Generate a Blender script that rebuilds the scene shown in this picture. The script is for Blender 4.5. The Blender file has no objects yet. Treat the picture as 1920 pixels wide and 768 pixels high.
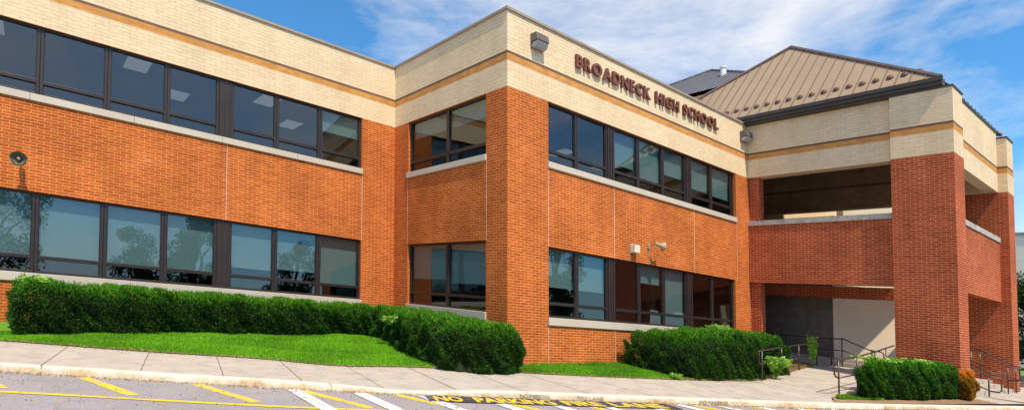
import bpy, math, random
import numpy as np
R = random.Random(7); NR = np.random.default_rng(7)
S = bpy.context.scene
COL = S.collection

# ------------------------------------------------------------------ site frame
# u runs along the long facades (to the right and back), v along the short ones,
# z is height; the whole site lies on a gentle even grade.
PSI = 0.8892; GA = -0.0344; GB = 0.0978; CX = -0.1268; CY = 15.867; ZOFF = 1.7
sP, cP = math.sin(PSI), math.cos(PSI)
def Wn(a):
    a = np.asarray(a, dtype=float).reshape(-1, 3)
    u, v, z = a[:, 0], a[:, 1], a[:, 2]
    return np.stack([CX + u*sP - v*cP, CY + u*cP + v*sP, z + GA*u + GB*v + ZOFF], 1)
def W(u, v, z): return tuple(Wn([(u, v, z)])[0])

# ------------------------------------------------------------------ object helpers
def tag(o, label=None, cat=None, group=None, kind=None):
    if label: o['label'] = label
    if cat: o['category'] = cat
    if group: o['group'] = group
    if kind: o['kind'] = kind
    return o
ORG = {}
def thing(name, at, label, cat, group=None):
    o = bpy.data.objects.new(name, None); COL.objects.link(o)
    o.location = W(*at); o.empty_display_size = .2; ORG[o.name] = np.array(o.location)
    return tag(o, label, cat, group)
class M:
    def __init__(s): s.v = []; s.f = []; s.mi = []; s.sm = False; s.uv = None
    def add(s, vs, fs, mi=0):
        n = len(s.v); s.v += [tuple(map(float, q)) for q in vs]
        s.f += [tuple(n+i for i in f) for f in fs]; s.mi += [mi]*len(fs)
        return s
    def box(s, u0, u1, v0, v1, z0, z1, mi=0):
        if u0 > u1: u0, u1 = u1, u0
        if v0 > v1: v0, v1 = v1, v0
        vs = [(u0,v0,z0),(u1,v0,z0),(u1,v1,z0),(u0,v1,z0),(u0,v0,z1),(u1,v0,z1),(u1,v1,z1),(u0,v1,z1)]
        return s.add(vs, [(0,3,2,1),(4,5,6,7),(0,1,5,4),(1,2,6,5),(2,3,7,6),(3,0,4,7)], mi)
    def quad(s, a, b, c, d, mi=0): return s.add([a,b,c,d], [(0,1,2,3)], mi)
    def tube(s, pts, r, n=8, mi=0, cap=True):
        pts = [np.array(p, float) for p in pts]; rings = []
        rr = r if isinstance(r, (list, tuple)) else [r]*len(pts)
        for i, p in enumerate(pts):
            t = (pts[min(i+1, len(pts)-1)] - pts[max(i-1, 0)]); t /= np.linalg.norm(t)
            a = np.array((0,0,1.)) if abs(t[2]) < .9 else np.array((1.,0,0))
            x = np.cross(t, a); x /= np.linalg.norm(x); y = np.cross(t, x)
            rings.append([p + rr[i]*(x*math.cos(2*math.pi*k/n) + y*math.sin(2*math.pi*k/n)) for k in range(n)])
        vs = [q for rg in rings for q in rg]; fs = []
        for i in range(len(pts)-1):
            for k in range(n):
                a = i*n+k; b = i*n+(k+1) % n; fs.append((a, b, b+n, a+n))
        if cap: fs.append(tuple(range(n))[::-1]); fs.append(tuple((len(pts)-1)*n+k for k in range(n)))
        return s.add(vs, fs, mi)
    def build(s, name, mat, parent=None, smooth=False, bevel=0):
        return mkmesh(name, s.v, s.f, mat, parent, smooth or s.sm, s.mi, bevel)
def mkmesh(name, v, f, mat, parent=None, smooth=False, mi=None, bevel=0):
    me = bpy.data.meshes.new(name)
    V = np.asarray(v, float); WV = Wn(V)
    if parent is not None: org = parent['_o'] if '_o' in parent.keys() else None
    if parent is not None:
        base = OR(parent)
        loc = WV.mean(0); loc[2] = WV[:, 2].min()
    else:
        base = np.zeros(3); loc = WV.mean(0); loc[2] = WV[:, 2].min()
    me.from_pydata((WV-loc).tolist(), [], f); me.update()
    mats = mat if isinstance(mat, (list, tuple)) else [mat]
    for m in mats: me.materials.append(m)
    if mi is not None and len(mats) > 1: me.polygons.foreach_set('material_index', mi)
    # uv in metres, taken on the site frame
    uvl = me.uv_layers.new(name='metres'); buf = []
    for fc in f:
        p = V[list(fc)]; n = np.zeros(3)
        for i in range(len(p)): n += np.cross(p[i], p[(i+1) % len(p)])
        a = np.abs(n)
        if a[2] >= a[0] and a[2] >= a[1]: q = p[:, (0, 1)]
        elif a[1] >= a[0]: q = p[:, (0, 2)]
        else: q = p[:, (1, 2)]
        buf.append(q)
    uvl.data.foreach_set('uv', np.concatenate(buf).ravel())
    if smooth: me.polygons.foreach_set('use_smooth', [True]*len(f))
    o = bpy.data.objects.new(name, me); COL.objects.link(o)
    ORG[o.name] = loc
    if parent is not None: o.parent = parent; o.location = loc - base
    else: o.location = loc
    if bevel:
        b = o.modifiers.new('bevel', 'BEVEL'); b.width = bevel; b.segments = 2; b.limit_method = 'ANGLE'
    return o
def OR(o): return ORG[o.name]

# ------------------------------------------------------------------ materials
MATS = {}
def nt(name):
    m = bpy.data.materials.new(name); m.use_nodes = True; t = m.node_tree
    b = t.nodes['Principled BSDF']; return m, t, b
def N(t, typ, **k):
    n = t.nodes.new(typ)
    for a, b in k.items():
        if a in n.inputs.keys(): n.inputs[a].default_value = b
        else: setattr(n, a, b)
    return n
def L(t, a, b): t.links.new(a, b)
def mixc(t, fac, a, b, mode='MIX'):
    n = t.nodes.new('ShaderNodeMix'); n.data_type = 'RGBA'; n.blend_type = mode
    for i, x in ((0, fac), (6, a), (7, b)):
        if hasattr(x, 'links') or hasattr(x, 'is_output'): L(t, x, n.inputs[i])
        else: n.inputs[i].default_value = x if i == 0 else (*x, 1) if len(x) == 3 else x
    return n.outputs[2]
def ramp(t, src, lo, hi, c0=(0,0,0,1), c1=(1,1,1,1)):
    n = t.nodes.new('ShaderNodeValToRGB'); n.color_ramp.elements[0].position = lo; n.color_ramp.elements[1].position = hi
    n.color_ramp.elements[0].color = c0; n.color_ramp.elements[1].color = c1
    L(t, src, n.inputs[0]); return n.outputs[0]
def plain(name, col, rough=.6, var=.15, scale=3., metal=0, spec=.4, bump=0, bscale=60):
    m, t, b = nt(name)
    tc = N(t, 'ShaderNodeTexCoord'); ns = N(t, 'ShaderNodeTexNoise', Scale=scale, Detail=6)
    L(t, tc.outputs['Object'], ns.inputs['Vector'])
    f = ramp(t, ns.outputs['Fac'], .3, .7)
    c = mixc(t, f, tuple(x*(1-var) for x in col), tuple(min(1, x*(1+var)) for x in col))
    L(t, c, b.inputs['Base Color']); b.inputs['Roughness'].default_value = rough
    b.inputs['Metallic'].default_value = metal; b.inputs['Specular IOR Level'].default_value = spec
    if bump:
        n2 = N(t, 'ShaderNodeTexNoise', Scale=bscale, Detail=4); L(t, tc.outputs['Object'], n2.inputs['Vector'])
        bp = N(t, 'ShaderNodeBump', Strength=bump, Distance=.01); L(t, n2.outputs['Fac'], bp.inputs['Height']); L(t, bp.outputs[0], b.inputs['Normal'])
    return m
def brick(name, c1, c2, mortar, bw, bh, ms=.011, blotch=(.75, 1.12), odd=.8, shift=0.):
    m, t, b = nt(name)
    uv = N(t, 'ShaderNodeUVMap', uv_map='metres')
    mp = N(t, 'ShaderNodeMapping'); L(t, uv.outputs[0], mp.inputs[0]); mp.inputs['Location'].default_value = (40, 40+shift, 0)
    br = N(t, 'ShaderNodeTexBrick', Scale=1.0); br.offset = .5; br.squash = 1
    br.inputs['Color1'].default_value = (*c1, 1); br.inputs['Color2'].default_value = (*c2, 1); br.inputs['Mortar'].default_value = (*mortar, 1)
    br.inputs['Brick Width'].default_value = bw; br.inputs['Row Height'].default_value = bh
    br.inputs['Mortar Size'].default_value = ms; br.inputs['Mortar Smooth'].default_value = .15; br.inputs['Bias'].default_value = -.1
    L(t, mp.outputs[0], br.inputs['Vector'])
    ns = N(t, 'ShaderNodeTexNoise', Scale=.55, Detail=7, Roughness=.62); L(t, uv.outputs[0], ns.inputs['Vector'])
    g0 = blotch[0]; g1 = blotch[1]
    f = ramp(t, ns.outputs['Fac'], .32, .68, (g0,g0,g0*.98,1), (g1,g1*1.01,g1*1.02,1))
    c = mixc(t, 1.0, br.outputs['Color'], f, 'MULTIPLY')
    # odd darker / paler bricks: cells sampled once per brick
    n3 = N(t, 'ShaderNodeTexNoise', Scale=9., Detail=2); 
    sc = N(t, 'ShaderNodeMapping'); L(t, uv.outputs[0], sc.inputs[0]); sc.inputs['Scale'].default_value = (.45, 1.5, 1); L(t, sc.outputs[0], n3.inputs['Vector'])
    f3 = ramp(t, n3.outputs['Fac'], .35, .68, (.84,.82,.80,1), (1.12,1.12,1.12,1)); c = mixc(t, odd, c, f3, 'MULTIPLY')
    # vertical rain streaks
    n4 = N(t, 'ShaderNodeTexNoise', Scale=1.6, Detail=5); s4 = N(t, 'ShaderNodeMapping'); s4.inputs['Scale'].default_value = (1.3, .12, 1)
    L(t, uv.outputs[0], s4.inputs[0]); L(t, s4.outputs[0], n4.inputs['Vector'])
    f4 = ramp(t, n4.outputs['Fac'], .3, .6, (.86,.85,.84,1), (1.03,1.03,1.03,1)); c = mixc(t, odd, c, f4, 'MULTIPLY')
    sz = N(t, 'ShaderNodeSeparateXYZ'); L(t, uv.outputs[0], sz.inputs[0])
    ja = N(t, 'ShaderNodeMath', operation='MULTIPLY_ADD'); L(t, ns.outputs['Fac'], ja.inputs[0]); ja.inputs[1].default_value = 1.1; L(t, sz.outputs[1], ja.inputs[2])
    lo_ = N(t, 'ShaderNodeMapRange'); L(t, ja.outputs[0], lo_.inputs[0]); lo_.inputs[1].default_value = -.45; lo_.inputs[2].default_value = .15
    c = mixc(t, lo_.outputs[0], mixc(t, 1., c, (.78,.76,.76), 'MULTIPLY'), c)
    ef = N(t, 'ShaderNodeTexNoise', Scale=1.1, Detail=9, Roughness=.8); L(t, uv.outputs[0], ef.inputs[0])
    efr = ramp(t, ef.outputs['Fac'], .60, .74, (0,0,0,1), (.22,.22,.22,1)); c = mixc(t, efr, c, (.72,.52,.40))
    L(t, c, b.inputs['Base Color']); b.inputs['Roughness'].default_value = .82; b.inputs['Specular IOR Level'].default_value = .1
    inv = N(t, 'ShaderNodeMath', operation='SUBTRACT'); inv.inputs[0].default_value = 1; L(t, br.outputs['Fac'], inv.inputs[1])
    bp = N(t, 'ShaderNodeBump', Strength=.5, Distance=.006); L(t, inv.outputs[0], bp.inputs['Height']); L(t, bp.outputs[0], b.inputs['Normal'])
    return m
RED = brick('red_brick', (.60,.135,.022), (.46,.080,.014), (.72,.36,.14), .268, .0735, .0088)
BEI = brick('beige_brick', (.84,.675,.455), (.79,.625,.41), (.65,.50,.32), .305, .098, .0065, (.90,1.03), .35)
RED2 = brick('shaded_portico_brick', (.48,.084,.026), (.33,.046,.015), (.68,.34,.19), .268, .0735, .0088)  # same brick as the walls, portico shade put into its darker, redder colour
BEID = brick('shade_darkened_beige_brick', (.42,.31,.20), (.36,.26,.165), (.26,.19,.12), .305, .098, .0065, (.7,1.1), .8)  # beige brick darkened in colour for the lack of light inside the portico
ORB = brick('orange_band_brick', (.66,.325,.10), (.60,.28,.085), (.55,.30,.12), .305, .098, .006, (.92,1.05))
PAL = plain('pale_block_wall', (.68,.59,.47), .9, .06, 1.2, bump=.15)
TRIM = plain('brown_band', (.16,.085,.05), .7, .12)
COPE = plain('tan_metal_coping', (.36,.29,.22), .45, .1)
BRZ = plain('dark_bronze_frame', (.030,.021,.019), .38, .2, spec=.5)
BRZ2 = plain('bronze_panel', (.036,.026,.024), .42, .25, 1.5)
RAIL = plain('brown_painted_rail', (.10,.075,.065), .35, .2, metal=.5)
GUT = plain('bronze_gutter', (.060,.050,.042), .45, .15)
def concrete(name, c0, c1, stain=None, bump=.3):
    m, t, b = nt(name)
    uv = N(t, 'ShaderNodeUVMap', uv_map='metres')
    n1 = N(t, 'ShaderNodeTexNoise', Scale=.9, Detail=9, Roughness=.7); L(t, uv.outputs[0], n1.inputs[0])
    n2 = N(t, 'ShaderNodeTexNoise', Scale=55, Detail=3); L(t, uv.outputs[0], n2.inputs[0])
    c = mixc(t, ramp(t, n1.outputs['Fac'], .3, .7), c0, c1)
    c = mixc(t, .5, c, ramp(t, n2.outputs['Fac'], .3, .7, (.8,.8,.8,1), (1.1,1.1,1.1,1)), 'MULTIPLY')
    if stain:
        n3 = N(t, 'ShaderNodeTexNoise', Scale=2.6, Detail=8, Roughness=.75); L(t, uv.outputs[0], n3.inputs[0])
        c = mixc(t, ramp(t, n3.outputs['Fac'], .50, .60), c, stain)
    L(t, c, b.inputs['Base Color']); b.inputs['Roughness'].default_value = .9; b.inputs['Specular IOR Level'].default_value = .2
    bp = N(t, 'ShaderNodeBump', Strength=bump, Distance=.006); L(t, n2.outputs['Fac'], bp.inputs['Height']); L(t, bp.outputs[0], b.inputs['Normal'])
    return m
SILL = concrete('limestone_sill', (.52,.47,.39), (.62,.57,.49))
WALK = concrete('sidewalk_concrete', (.445,.395,.345), (.55,.495,.43), (.395,.355,.305))
PARA = concrete('parapet_cap_stone', (.42,.40,.37), (.55,.52,.48), (.30,.29,.27))
# kerb: white paint worn to rusty tan concrete
def kerbmat():
    m, t, b = nt('worn_painted_kerb')
    uv = N(t, 'ShaderNodeUVMap', uv_map='metres'); tc = N(t, 'ShaderNodeTexCoord')
    n1 = N(t, 'ShaderNodeTexNoise', Scale=2.2, Detail=10, Roughness=.78); L(t, tc.outputs['Object'], n1.inputs[0])
    n2 = N(t, 'ShaderNodeTexNoise', Scale=14, Detail=6, Roughness=.7); L(t, tc.outputs['Object'], n2.inputs[0])
    n3 = N(t, 'ShaderNodeTexNoise', Scale=.7, Detail=3); L(t, tc.outputs['Object'], n3.inputs[0])
    ge = N(t, 'ShaderNodeNewGeometry'); sx = N(t, 'ShaderNodeSeparateXYZ'); L(t, ge.outputs['Normal'], sx.inputs[0])
    wear = N(t, 'ShaderNodeMath', operation='MULTIPLY'); L(t, sx.outputs[2], wear.inputs[0]); wear.inputs[1].default_value = .22
    ad = N(t, 'ShaderNodeMath', operation='SUBTRACT'); L(t, n1.outputs['Fac'], ad.inputs[0]); L(t, wear.outputs[0], ad.inputs[1])
    a2 = N(t, 'ShaderNodeMath', operation='ADD'); L(t, ad.outputs[0], a2.inputs[0]); 
    m2 = N(t, 'ShaderNodeMath', operation='MULTIPLY'); L(t, n3.outputs['Fac'], m2.inputs[0]); m2.inputs[1].default_value = .35; L(t, m2.outputs[0], a2.inputs[1])
    rust = mixc(t, ramp(t, n2.outputs['Fac'], .4, .62), (.62,.46,.29), (.42,.26,.12))
    c = mixc(t, ramp(t, a2.outputs[0], .52, .74), (.70,.63,.51), rust)
    L(t, c, b.inputs['Base Color']); b.inputs['Roughness'].default_value = .85
    bp = N(t, 'ShaderNodeBump', Strength=.5, Distance=.01); L(t, n2.outputs['Fac'], bp.inputs['Height']); L(t, bp.outputs[0], b.inputs['Normal'])
    return m
KERB = kerbmat()
def asphalt():
    m, t, b = nt('weathered_asphalt')
    uv = N(t, 'ShaderNodeUVMap', uv_map='metres')
    n1 = N(t, 'ShaderNodeTexNoise', Scale=.35, Detail=8, Roughness=.65); L(t, uv.outputs[0], n1.inputs[0])
    n2 = N(t, 'ShaderNodeTexNoise', Scale=38, Detail=5, Roughness=.8); L(t, uv.outputs[0], n2.inputs[0])
    n3 = N(t, 'ShaderNodeTexVoronoi', Scale=45); L(t, uv.outputs[0], n3.inputs[0])
    c = mixc(t, ramp(t, n1.outputs['Fac'], .3, .7), (.33,.305,.31), (.41,.38,.385))
    c = mixc(t, 1., c, ramp(t, n2.outputs['Fac'], .33, .66, (.66,.66,.68,1), (1.3,1.28,1.3,1)), 'MULTIPLY')
    c = mixc(t, .7, c, ramp(t, n3.outputs['Distance'], .1, .6, (1.2,1.2,1.2,1), (.75,.75,.75,1)), 'MULTIPLY')
    # hairline cracks
    n4 = N(t, 'ShaderNodeTexVoronoi', Scale=.16, feature='DISTANCE_TO_EDGE')
    w = N(t, 'ShaderNodeTexNoise', Scale=1.2, Detail=6); L(t, uv.outputs[0], w.inputs[0])
    vm = N(t, 'ShaderNodeVectorMath', operation='ADD'); L(t, uv.outputs[0], vm.inputs[0]); L(t, w.outputs['Color'], vm.inputs[1]); L(t, vm.outputs[0], n4.inputs[0])
    c = mixc(t, ramp(t, n4.outputs['Distance'], .001, .006), (.29,.27,.27), c)
    L(t, c, b.inputs['Base Color']); b.inputs['Roughness'].default_value = .95; b.inputs['Specular IOR Level'].default_value = .2
    bp = N(t, 'ShaderNodeBump', Strength=.6, Distance=.006); L(t, n2.outputs['Fac'], bp.inputs['Height']); L(t, bp.outputs[0], b.inputs['Normal'])
    return m
ASPH = asphalt()
def paint(name, col, wearc=(.33,.31,.31), lo=.56, hi=.66):
    m, t, b = nt(name)
    uv = N(t, 'ShaderNodeUVMap', uv_map='metres')
    n1 = N(t, 'ShaderNodeTexNoise', Scale=7, Detail=9, Roughness=.8); L(t, uv.outputs[0], n1.inputs[0])
    n2 = N(t, 'ShaderNodeTexNoise', Scale=1.3, Detail=2); L(t, uv.outputs[0], n2.inputs[0])
    ad = N(t, 'ShaderNodeMath', operation='MULTIPLY_ADD'); L(t, n2.outputs['Fac'], ad.inputs[0]); ad.inputs[1].default_value = .4; L(t, n1.outputs['Fac'], ad.inputs[2])
    c = mixc(t, ramp(t, ad.outputs[0], lo+.17, hi+.2), col, wearc)
    L(t, c, b.inputs['Base Color']); b.inputs['Roughness'].default_value = .75
    return m
YEL = paint('yellow_road_paint', (.80,.56,.03)); WHT = paint('white_road_paint', (.74,.74,.74), lo=.54, hi=.62)
BLK = paint('black_road_paint', (.045,.045,.05), (.2,.19,.19)); 
STEN = paint('faded_stencil_paint', (.20,.16,.12), (.6,.45,.3), .44, .56)
def glassmat(name, tint, refl):
    m = bpy.data.materials.new(name); m.use_nodes = True; t = m.node_tree; t.nodes.remove(t.nodes['Principled BSDF'])
    out = t.nodes['Material Output']
    tr = N(t, 'ShaderNodeBsdfTransparent'); tr.inputs[0].default_value = (*tint, 1)
    gl = N(t, 'ShaderNodeBsdfGlossy'); gl.inputs['Roughness'].default_value = 0; gl.inputs[0].default_value = (.88,.93,.95,1)
    tc = N(t, 'ShaderNodeTexCoord'); ns = N(t, 'ShaderNodeTexNoise', Scale=1.1, Detail=2); L(t, tc.outputs['Object'], ns.inputs[0])
    bp = N(t, 'ShaderNodeBump', Strength=.25, Distance=.008); L(t, ns.outputs['Fac'], bp.inputs['Height']); L(t, bp.outputs[0], gl.inputs['Normal'])
    fr = N(t, 'ShaderNodeLayerWeight', Blend=.5)
    pw = N(t, 'ShaderNodeMath', operation='POWER'); L(t, fr.outputs['Facing'], pw.inputs[0]); pw.inputs[1].default_value = 4.
    ma = N(t, 'ShaderNodeMath', operation='MULTIPLY_ADD'); L(t, pw.outputs[0], ma.inputs[0]); ma.inputs[1].default_value = .28; ma.inputs[2].default_value = refl; ma.use_clamp = True
    mx = N(t, 'ShaderNodeMixShader'); L(t, ma.outputs[0], mx.inputs[0]); L(t, tr.outputs[0], mx.inputs[1]); L(t, gl.outputs[0], mx.inputs[2])
    L(t, mx.outputs[0], out.inputs[0]); return m
GLS = glassmat('tinted_window_glass', (.42,.49,.50), .115)
BLIND = plain('pale_window_blind', (.44,.62,.62), .8, .05)
ROOM = plain('room_wall_paint', (.13,.12,.105), .9, .05)
CEIL = plain('acoustic_ceiling', (.42,.42,.41), .9, .05)
FLR = plain('room_floor', (.10,.09,.08), .8, .2)
def emis(name, col, s):
    m = bpy.data.materials.new(name); m.use_nodes = True; b = m.node_tree.nodes['Principled BSDF']
    b.inputs['Base Color'].default_value = (.8,.8,.78,1); b.inputs['Emission Color'].default_value = (*col, 1); b.inputs['Emission Strength'].default_value = s
    return m
LITE = emis('lit_ceiling_diffuser', (1,.98,.93), .28)
def leafmat(name, dark, light, trans=.25, attr=True, rough=.55):
    m, t, b = nt(name)
    ge = N(t, 'ShaderNodeNewGeometry'); at = N(t, 'ShaderNodeAttribute', attribute_name='tone')
    hs = N(t, 'ShaderNodeHueSaturation'); 
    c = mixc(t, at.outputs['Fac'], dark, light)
    L(t, c, hs.inputs['Color'])
    mr = N(t, 'ShaderNodeMapRange'); L(t, ge.outputs['Random Per Island'], mr.inputs[0]); mr.inputs[3].default_value = .55; mr.inputs[4].default_value = 1.35
    L(t, mr.outputs[0], hs.inputs['Value'])
    mr2 = N(t, 'ShaderNodeMapRange'); L(t, ge.outputs['Random Per Island'], mr2.inputs[0]); mr2.inputs[3].default_value = .52; mr2.inputs[4].default_value = .485
    L(t, mr2.outputs[0], hs.inputs['Hue'])
    L(t, hs.outputs[0], b.inputs['Base Color']); b.inputs['Roughness'].default_value = rough; b.inputs['Specular IOR Level'].default_value = .3
    out = t.nodes['Material Output']; tl = N(t, 'ShaderNodeBsdfTranslucent'); L(t, hs.outputs[0], tl.inputs[0])
    mx = N(t, 'ShaderNodeMixShader'); mx.inputs[0].default_value = trans; L(t, b.outputs[0], mx.inputs[1]); L(t, tl.outputs[0], mx.inputs[2]); L(t, mx.outputs[0], out.inputs[0])
    return m
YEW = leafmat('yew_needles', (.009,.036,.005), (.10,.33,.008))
GRS = leafmat('grass_blades', (.09,.28,.008), (.26,.62,.015), .3)
LIME = leafmat('bright_green_leaves', (.16,.38,.03), (.48,.80,.14), .35)
TREEL = leafmat('tree_leaves', (.015,.035,.008), (.06,.13,.025))
RUST = leafmat('orange_shrub_leaves', (.16,.12,.01), (.95,.38,.03), .3)
STRAW = leafmat('dry_grass', (.30,.20,.08), (.55,.42,.20), .2)
TWIG = leafmat('dead_twigs', (.10,.06,.03), (.30,.22,.10), .1)
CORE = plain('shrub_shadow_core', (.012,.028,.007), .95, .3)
BARK = plain('bark', (.12,.09,.07), .9, .3, 8, bump=.5)
def soilmat(name, a, b_, s=9):
    m, t, b = nt(name); uv = N(t, 'ShaderNodeUVMap', uv_map='metres')
    n = N(t, 'ShaderNodeTexNoise', Scale=s, Detail=10, Roughness=.8); L(t, uv.outputs[0], n.inputs[0])
    n2 = N(t, 'ShaderNodeTexNoise', Scale=.8, Detail=4); L(t, uv.outputs[0], n2.inputs[0])
    c = mixc(t, ramp(t, n.outputs['Fac'], .35, .65), a, b_); c = mixc(t, .6, c, ramp(t, n2.outputs['Fac'], .3, .7, (.75,.75,.75,1), (1.15,1.15,1.15,1)), 'MULTIPLY')
    L(t, c, b.inputs['Base Color']); b.inputs['Roughness'].default_value = 1
    bp = N(t, 'ShaderNodeBump', Strength=.8, Distance=.03); L(t, n.outputs['Fac'], bp.inputs['Height']); L(t, bp.outputs[0], b.inputs['Normal'])
    return m
TURF = soilmat('turf', (.06,.18,.008), (.14,.36,.015)); MULCH = soilmat('mulch', (.20,.11,.05), (.42,.28,.15))

# ------------------------------------------------------------------ heights
COP, BRW, ORA, BB, S1T, S1B, W2, S2T, S2B, PB = 9.02, 7.83, 7.56, 6.845, 5.10, 4.92, 2.667, .658, .437, 2.667
VA = 6.375; UB = 12.31
ROADZ = -.98
KP = [(-60,24),(-30,10),(-16,3.4),(-13,2.0),(-10.25,.75),(-7.56,-.75),(-5.43,-1.84),(-3.45,-2.65),(-.83,-3.62),(3.13,-5.0),(5.51,-5.8),(9.3,-6.85),(14.7,-8.3),(30,-12.),(60,-19)]
LP = [(-60,27.3),(-30,13.3),(-16,6.7),(-10.35,4.03),(-7.92,2.42),(-6.69,1.85),(-5.06,1.2),(-3.11,.39),(-1.97,-.06),(-.33,-.72),(.78,-1.17),(4.56,-2.27),(8.0,-2.75),(9.8,-2.5),(11.8,-2.15),(13.9,-1.85),(14.6,-1.8)]
_T = {}
def interp(P, u):
    if id(P) not in _T: _T[id(P)] = (np.array([p[0] for p in P], float), np.array([p[1] for p in P], float))
    r = np.interp(u, *_T[id(P)]); return float(r) if np.ndim(u) == 0 else r
def smooth_curve(P):
    us = np.linspace(-30, 30, 241); vs = np.interp(us, [p[0] for p in P], [p[1] for p in P])
    k = np.ones(7)/7; v2 = np.convolve(np.pad(vs, 3, 'edge'), k, 'valid'); return list(zip(us.tolist(), v2.tolist()))
KC = smooth_curve(KP); LC = smooth_curve(LP)
KF = [p for p in KP if p[0] < -30.5]+KC+[p for p in KP if p[0] > 30.5]; LF = [p for p in LP if p[0] < -30.5]+[p for p in LC if p[0] < 14]+[p for p in LP if p[0] > 14]
def K(u): return interp(KF, u)
def Ls(u): return interp(LF, u)
clip = np.clip
def kh(u):   # kerb height above road: dips at the dropped kerb
    return .145 - .075*np.exp(-((u+4.3)/1.1)**2) + .04*clip((u-8)/8, 0, 1)
def zwalk(u, v):
    u = np.asarray(u, float); v = np.asarray(v, float)
    rise = .05*clip((v-K(u)-.2)/3, 0, 1) + .10*clip((u-8)/9, 0, 1)
    return ROADZ + kh(u) + rise*.9 + np.where((u > 7.5) & (v > -5.31), .055*clip(u-7.5, 0, 6.5), 0)
def zlawn(u, v):
    return zwalk(u, Ls(u)) + .015 + clip(.085*(v-Ls(u)), 0, .34)
def smat_us(a, b, st): n = max(1, int(round((b-a)/st))); return [a+(b-a)*i/n for i in range(n+1)]

# ------------------------------------------------------------------ ground
g = M()
us = [-700,-200,-60,-30,0,30,60,200,700]; vs = [-700,-200,-60,-30,0,30,60,200,700]
pts = [(u, v, ROADZ-.02) for u in us for v in vs]
g.add(pts, [(i*9+j, (i+1)*9+j, (i+1)*9+j+1, i*9+j+1) for i in range(8) for j in range(8)])
tag(g.build('ground', soilmat('far_ground', (.10,.14,.05), (.18,.20,.09), .5)), kind='structure')
def strip(name, us, flo, fhi, zf, mat, nv=1, kind='structure'):
    m = M(); P = []
    for u in us:
        a, b = flo(u), fhi(u)
        for j in range(nv+1):
            v = a+(b-a)*j/nv; P.append((u, v, zf(u, v)))
    n = nv+1
    m.add(P, [(i*n+j, (i+1)*n+j, (i+1)*n+j+1, i*n+j+1) for i in range(len(us)-1) for j in range(nv)])
    o = m.build(name, mat, smooth=False); 
    if kind: tag(o, kind=kind)
    return o
USF = smat_us(-60, -24, 2)+smat_us(-23.5, 25, .5)+smat_us(27, 60, 3)
strip('road', USF, lambda u: K(u)-60, K, lambda u, v: ROADZ, ASPH, 2)
# kerb: rounded section swept along its line, with joints
def sweep_kerb():
    m = M(); us = [u for u in smat_us(-24, 24, .25)]
    P = []
    prof = [(-.0,-.06),(0.0,.0),(.012,.70),(.03,.9),(.065,1.0),(.17,1.0)]
    for u in us:
        h = kh(u); k = K(u); dv = (K(u+.1)-K(u-.1))/.2; nn = math.hypot(1, dv); nu, nv_ = -dv/nn, 1/nn
        for (d, s) in prof:
            P.append((u+nu*d, k+nv_*d, ROADZ + (h*s if s >= 0 else s)))
    n = len(prof)
    m.add(P, [(i*n+j, (i+1)*n+j, (i+1)*n+j+1, i*n+j+1) for i in range(len(us)-1) for j in range(n-1)])
    o = m.build('kerb', KERB, smooth=True); tag(o, kind='structure')
    # tooled joints as narrow dark gaps standing a hair proud
    for uj in (-24.4,-19.2,-14.4,-9.72,-5.55,-2.0,3.0,7.6,11.9,16.):
        j = M(); h = kh(uj); k = K(uj)
        q = [(-.004,.02),(.008,.70),(.026,.92),(.063,1.03),(.172,1.03)]
        for w in range(len(q)-1):
            (d0,s0),(d1,s1) = q[w], q[w+1]
            j.quad((uj-.008,k+d0,ROADZ+h*s0),(uj+.008,k+d0,ROADZ+h*s0),(uj+.008+.02,k+d1,ROADZ+h*s1+.002),(uj-.008+.02,k+d1,ROADZ+h*s1+.002))
        JN.append(j)
JN = []
sweep_kerb()
DARKJ = plain('joint_dirt', (.17,.14,.115), .95, .2)
jm = M()
for j in JN: jm.add(j.v, j.f)
tag(jm.build('kerb_joint', DARKJ), kind='structure')
# sidewalk
def wlo(u): return K(u)+.165
def whi(u): return Ls(u) if u < 14.6 else -1.8
USW = smat_us(-30, 7.5, .5)
strip('sidewalk', USW, wlo, whi, zwalk, WALK, 6)
def paved(name, uv0, uv1, v0f, v1f, nv=8):
    return strip(name, smat_us(uv0, uv1, .35), v0f, v1f, zwalk, WALK, nv)
paved('ramp_walk', 7.5, 14.4, lambda u: -5.3, whi)
paved('entrance_pavement', 7.5, 14.4, wlo, lambda u: -5.3, 4)
strip('side_pavement', smat_us(14.4, 40, .8), wlo, lambda u: -6.2+.0*u, lambda u, v: zwalk(u, -6.3), WALK, 3)
# scored joints of the sidewalk
sj = M()
def joint(u0, v0, u1, v1, w=.0075, n=8):
    du, dv = u1-u0, v1-v0; l = math.hypot(du, dv); pu, pv = -dv/l*w, du/l*w
    for i in range(n):
        a, b = i/n, (i+1)/n; A = (u0+du*a, v0+dv*a); B = (u0+du*b, v0+dv*b)
        za, zb = zwalk(*A)+.005, zwalk(*B)+.005
        sj.quad((A[0]-pu,A[1]-pv,za),(B[0]-pu,B[1]-pv,zb),(B[0]+pu,B[1]+pv,zb),(A[0]+pu,A[1]+pv,za))
for u in (-16.,-14.4,-12.8,-11.2,-9.7,-8.35,-7.15,-5.95,-4.6,-3.3,-2.0,-.6,.9,2.4,3.9,5.4,7.0):
    dv = .42; k = K(u)+.18; u1 = u+.47; joint(u, k, u1, Ls(u1)-.01)
for (a,b,c,d) in ((8.1,-3.0,8.4,-6.2),(9.9,-2.6,10.2,-5.2),(11.6,-2.3,11.8,-5.2),(13.0,-2.1,13.1,-5.2)): joint(a,b,c,d)
tag(sj.build('sidewalk_joint', DARKJ), kind='structure')
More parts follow.
